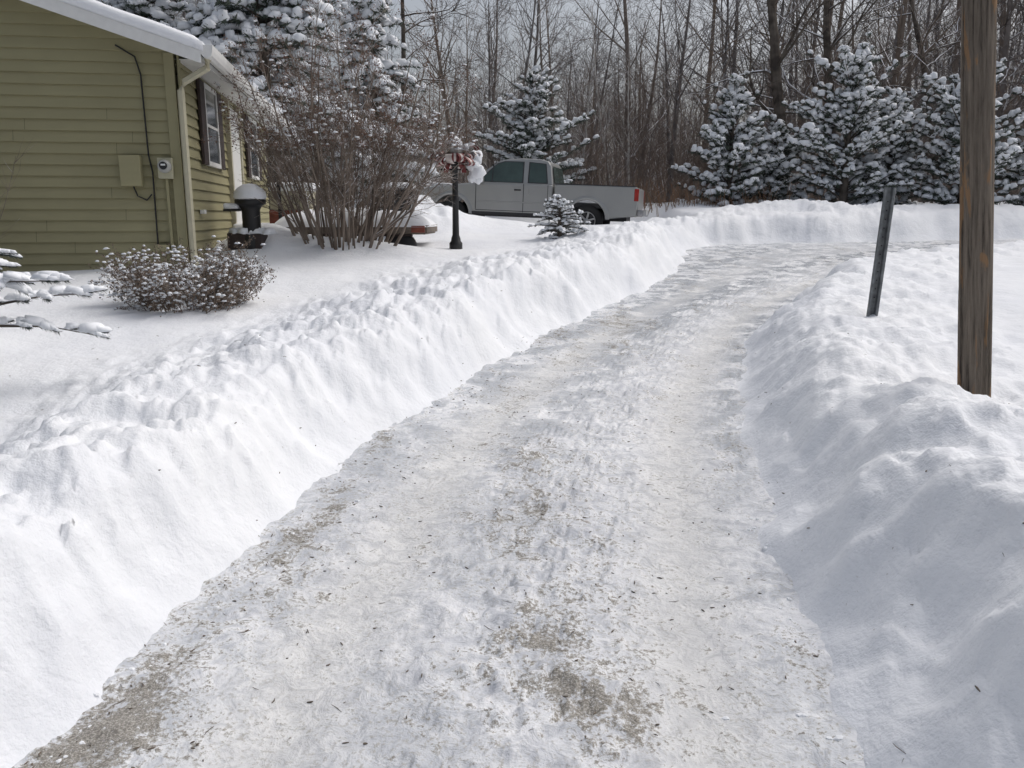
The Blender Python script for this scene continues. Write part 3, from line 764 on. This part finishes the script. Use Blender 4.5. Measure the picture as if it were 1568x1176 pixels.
# ------------------------------------------------------------------ utility pole
def pole_mat():
    m,nt,bb=newmat('weathered_pole'); co=coord(nt)
    mp=nt.nodes.new('ShaderNodeMapping'); mp.inputs['Scale'].default_value=(1,1,.05); nt.links.new(co,mp.inputs['Vector'])
    f=noise(nt,mp.outputs['Vector'],60,6,.7); 
    mp2=nt.nodes.new('ShaderNodeMapping'); mp2.inputs['Scale'].default_value=(1,1,.15); nt.links.new(co,mp2.inputs['Vector'])
    f2=noise(nt,mp2.outputs['Vector'],11,5,.6,1.0); f5=noise(nt,co,90,4,.7)
    c=ramp(nt,f,[(.34,(.045,.036,.03)),(.45,(.16,.135,.11)),(.66,(.28,.235,.19))])
    c=mix(nt,mth(nt,'MULTIPLY',f5,.35),c,(.13,.11,.09))
    c2=mix(nt,ramp(nt,f2,[(.56,0),(.60,.85)]),c,(.31,.19,.105))
    nt.links.new(c2,bb.inputs['Base Color']); bb.inputs['Roughness'].default_value=.9; bb.inputs['Specular IOR Level'].default_value=.15
    nt.links.new(bump(nt,f,1.0,.02),bb.inputs['Normal']); return m
ux,uy=2.54,4.27; u0=gh(ux,uy)
b=MB(); n=48; Hp=7; rows=110
for j in range(rows+1):
    z=-.4+(Hp+.4)*(j/rows)
    for k in range(n):
        t=2*math.pi*k/n
        r=.080-.0008*z+.004*float(pn(np.array([math.cos(t)*3.0+math.sin(t)*2]),np.array([z*.6+math.sin(t)*2]),7)[0])
        g=float(pn(np.array([t*7.0]),np.array([z*.5]),9)[0]); 
        if g>.25: r-=.014*(g-.25)/.3
        b.v.append((r*math.cos(t),r*math.sin(t),z))
for j in range(rows):
    for k in range(n): b.f.append((j*n+k,j*n+(k+1)%n,(j+1)*n+(k+1)%n,(j+1)*n+k)); b.m.append(0)
b.f.append(tuple(rows*n+k for k in range(n))); b.m.append(0)
o=b.obj('utility_pole',[pole_mat()],None,{0}); o.location=(ux,uy,u0-.03); o.rotation_euler=(0,math.radians(-5.8),0)

# ------------------------------------------------------------------ pickup truck
M_sil=simple('silver_paint',(.335,.34,.335),.34,.4,var=.03,sc=3)
M_glass=simple('auto_glass',(.05,.075,.07),.06,var=.2,sc=3)
M_tyre=simple('tyre_rubber',(.018,.018,.018),.85)
M_rim=simple('alloy',(.40,.40,.40),.35,.7)
M_chrome=simple('chrome_grey',(.30,.30,.31),.3,.7)
M_plast=simple('dark_plastic',(.03,.03,.032),.6)
M_tail=simple('tail_red',(.30,.02,.015),.25)
M_head=simple('headlamp',(.6,.6,.6),.15)
tk=empty('pickup_truck',(.46,20.75,zt(20.75,.03)),(0,math.radians(2.4),math.radians(-13))); tk.scale=(1.03,1.03,1.0)
def ext(name,pts,y0,y1,mat,bv=.03,par=tk):
    b=MB(); k=len(pts)
    for y in (y0,y1):
        for x,z in pts: b.v.append((x,y,z))
    b.f.append(tuple(range(k))); b.m.append(0); b.f.append(tuple(reversed(range(k,2*k)))); b.m.append(0)
    for i in range(k):
        j=(i+1)%k; b.f.append((i,i+k,j+k,j)); b.m.append(0)
    o=b.obj(name,[mat],par)
    if bv: bev(o,bv,3)
    return o
FA,RA_=-1.75,1.47
front=[(.66,.44)]+[(FA+.44*math.cos(t),.42+.44*math.sin(t)) for t in [math.pi*i/14 for i in range(15)]]+[(-2.62,.50),(-2.68,.62),(-2.66,.78),(-2.56,.93),(-2.30,1.02),(-1.80,1.09),(-1.30,1.155),(.66,1.165)]
ext('front_body',front,-.90,.90,M_sil,.045)
bed=[(2.60,.52)]+[(2.62,1.0),(2.58,1.185),(.70,1.185),(.70,.44)]+[(RA_-.44*math.cos(t),.42+.44*math.sin(t)) for t in [math.pi*i/14 for i in range(15)]]
ext('bed_side_near',bed,-.90,-.80,M_sil,.03); ext('bed_side_far',bed,.80,.90,M_sil,.03)
box('bed_floor',(1.65,0,.72),(1.9,1.6,.10),M_plast,tk); box('bed_front',(.73,0,.93),(.05,1.6,.48),M_sil,tk)
box('tailgate',(2.59,0,.90),(.06,1.6,.52),M_sil,tk,.015); box('bed_snow',(1.6,0,.86),(1.7,1.56,.18),M_snowcap,tk,.04)
box('chassis',(0,0,.48),(4.7,1.0,.20),M_plast,tk); box('axle_front',(FA,0,.40),(.12,1.5,.12),M_plast,tk); box('axle_rear',(RA_,0,.40),(.12,1.5,.12),M_plast,tk)
box('rail_cap',(1.64,-.85,1.194),(1.86,.085,.018),M_plast,tk,.004)
box('lower_door_strip',(-.3,-.893,.60),(1.7,.012,.10),M_sil,tk,.004)  # thin strip along the lower door, same silver paint as the body
def hw(z): return .865-(z-1.15)*.30
cab=[(-1.38,1.14),(-.98,1.45),(-.66,1.68),(-.45,1.735),(-.1,1.765),(.30,1.755),(.50,1.71),(.58,1.60),(.655,1.15)]
b=MB(); k=len(cab)
for s in (-1,1):
    for x,z in cab: b.v.append((x,s*hw(z),z))
b.f.append(tuple(reversed(range(k)))); b.m.append(0); b.f.append(tuple(range(k,2*k))); b.m.append(0)
for i in range(k):
    j=(i+1)%k; b.f.append((i,j,j+k,i+k)); b.m.append(0)
o=b.obj('cab',[M_sil],tk); bev(o,.03,3)
def sidewin(name,pts,mat,off=.005,s=-1):
    b=MB(); k=len(pts)
    b.v=[(x,s*(hw(z)+off),z) for x,z in pts]+[(x,s*(hw(z)-.02),z) for x,z in pts]
    b.f=[tuple(range(k)),tuple(reversed(range(k,2*k)))]+[(i,i+k,(i+1)%k+k,(i+1)%k) for i in range(k)]; b.m=[0]*(k+2)
    return b.obj(name,[mat],tk)
for s in (-1,1):
    sidewin('window_seal',[(-1.16,1.185),(-.04,1.185),(-.06,1.685),(-.52,1.685),(-.70,1.63)],M_plast,.004,s)
    sidewin('front_window',[(-1.11,1.20),(-.07,1.20),(-.09,1.665),(-.52,1.665),(-.69,1.61)],M_glass,.009,s)
    sidewin('rear_seal',[(.06,1.185),(.54,1.185),(.46,1.65),(.05,1.685)],M_plast,.004,s)
    sidewin('rear_window',[(.09,1.205),(.51,1.205),(.44,1.635),(.08,1.665)],M_glass,.009,s)
    sidewin('quarter_bar',[(-.80,1.19),(-.775,1.19),(-.775,1.60),(-.80,1.58)],M_plast,.012,s)
def quad(name,pts,mat):
    b=MB(); b.add(pts,[(0,1,2,3)]); return b.obj(name,[mat],tk)
quad('windshield',[(-1.33,-.78,1.19),(-1.33,.78,1.19),(-.70,.66,1.672),(-.70,-.66,1.672)],M_glass)
quad('rear_glass',[(.665,-.70,1.22),(.665,.70,1.22),(.60,.62,1.60),(.60,-.62,1.60)],M_glass)
for s in (-1,1):
    y=s*.902
    def line(n,c,sz,rot=None): return box(n,c,sz,M_plast,tk,0,rot)
    line('door_gap_front',(-1.16,y,.84),(.014,.006,.60)); line('door_gap_mid',(-.02,y,.83),(.014,.006,.66)); line('door_gap_rear',(.55,y,.83),(.012,.006,.64))
    line('sill_gap',(-.30,y,.525),(1.72,.006,.014)); 
    box('rocker',(-.30,y*.99,.455),(1.9,.05,.07),M_plast,tk,.015)
    box('door_handle',(-.16,y*1.01,1.02),(.16,.03,.035),M_plast,tk,.01); box('handle_rear',(.12,y*1.01,1.0),(.03,.02,.14),M_sil,tk,.008)
    box('mirror',(-1.02,s*1.00,1.22),(.13,.19,.17),M_sil,tk,.04)
    box('crease',(-.3,y*1.003,.73),(1.7,.014,.03),M_sil,tk,.006)
    box('tail_lamp',(2.575,s*.862,1.0),(.10,.10,.28),M_tail,tk,.015)
    box('head_lamp',(-2.52,s*.72,.88),(.26,.30,.15),M_head,tk,.04)
    for cx in (FA,RA_):
        b=MB(); vs=[];m_=17
        for i in range(m_):
            t=math.pi*(i/(m_-1)); 
            for rr,yo in ((.43,.0),(.44,.035),(.50,.030),(.53,0)): vs.append((cx+rr*math.cos(t),s*(.895+yo),.42+rr*math.sin(t)))
        fs=[(4*i+q,4*i+q+1,4*i+q+5,4*i+q+4) for i in range(m_-1) for q in range(3)]
        b.add(vs,fs); b.obj('wheel_flare',[M_sil],tk,{0})
        wl=lathe('tyre',[(.20,-.11),(.33,-.12),(.365,-.09),(.372,0),(.365,.09),(.33,.12),(.22,.115),(.20,.08)],M_tyre,tk,36,(cx,s*.76,.37)); wl.rotation_euler=(math.pi/2,0,0)
        rm=lathe('rim',[(.215,-.02),(.215,.105),(.20,.112),(.19,.07),(.06,.06),(.055,.10),(.01,.105)],M_rim,tk,30,(cx,s*.765,.37)); rm.rotation_euler=(math.pi/2*(1 if s<0 else -1),0,0)
        for i in range(6):
            a=i*math.pi/3+.3
            box('spoke',(cx+.125*math.cos(a),s*.855,.37+.125*math.sin(a)),(.15,.03,.045),M_rim,tk,.008,(0,-a,0))
            box('spoke_gap',(cx+.145*math.cos(a+.52),s*.842,.37+.145*math.sin(a+.52)),(.08,.012,.06),M_plast,tk,.004,(0,-a-.52,0))
box('rear_bumper',(2.68,0,.60),(.16,1.76,.17),M_chrome,tk,.04)
box('front_bumper',(-2.66,0,.58),(.18,1.80,.20),M_sil,tk,.05)
box('grille',(-2.645,0,.80),(.06,.95,.20),M_plast,tk,.02)
box('licence_plate',(2.77,0,.62),(.01,.3,.12),M_white,tk)
b=MB(); tube(b,[Vector((-1.55,.78,1.15)),Vector((-1.52,.78,1.85))],[.004,.002],4); b.obj('antenna',[M_black],tk)
b=MB(); rg=random.Random(2)
for i in range(26):
    blob(b,Vector((rg.uniform(-2.25,-1.5),rg.uniform(-.75,.75),1.09)),Vector((1,0,.08)),Vector((0,1,0)),Vector((0,0,1)),rg.uniform(.1,.2),rg.uniform(.08,.2),.035,0,rg,9)
b.obj('hood_snow',[M_snowcap],tk,{0})

# ------------------------------------------------------------------ light, world, camera
el=math.radians(54); sd=Vector((.75,.40,0)).normalized()*math.cos(el)+Vector((0,0,math.sin(el)))
L=bpy.data.lights.new('overcast_sun','SUN'); L.energy=.6; L.angle=math.radians(26); L.color=(1,.985,.965)
lo=bpy.data.objects.new('overcast_sun',L); scene.collection.objects.link(lo); lo.rotation_euler=(-sd).to_track_quat('-Z','Y').to_euler(); lo.location=(20,10,30)
wd=bpy.data.worlds.new('World'); scene.world=wd; wd.use_nodes=True; nt=wd.node_tree
sk=nt.nodes.new('ShaderNodeTexSky'); sk.sky_type='NISHITA'; sk.sun_disc=False; sk.sun_elevation=el; sk.sun_rotation=math.atan2(sd.x,sd.y)
sk.air_density=1; sk.dust_density=6; sk.ozone_density=1.5
hs=nt.nodes.new('ShaderNodeHueSaturation'); hs.inputs['Saturation'].default_value=.50; hs.inputs['Value'].default_value=1.0
nt.links.new(sk.outputs[0],hs.inputs['Color']); nt.links.new(hs.outputs[0],nt.nodes['Background'].inputs['Color'])
nt.nodes['Background'].inputs['Strength'].default_value=.128
cd=bpy.data.cameras.new('camera'); co_=bpy.data.objects.new('camera',cd); scene.collection.objects.link(co_)
co_.location=(0,-.1,1.7); co_.rotation_euler=(math.radians(90-11.65),0,0)
cd.sensor_width=36; cd.lens=28.7; cd.clip_end=2000; cd.clip_start=.05
scene.camera=co_
scene.view_settings.view_transform='Standard'; scene.view_settings.look='None'; scene.view_settings.exposure=0
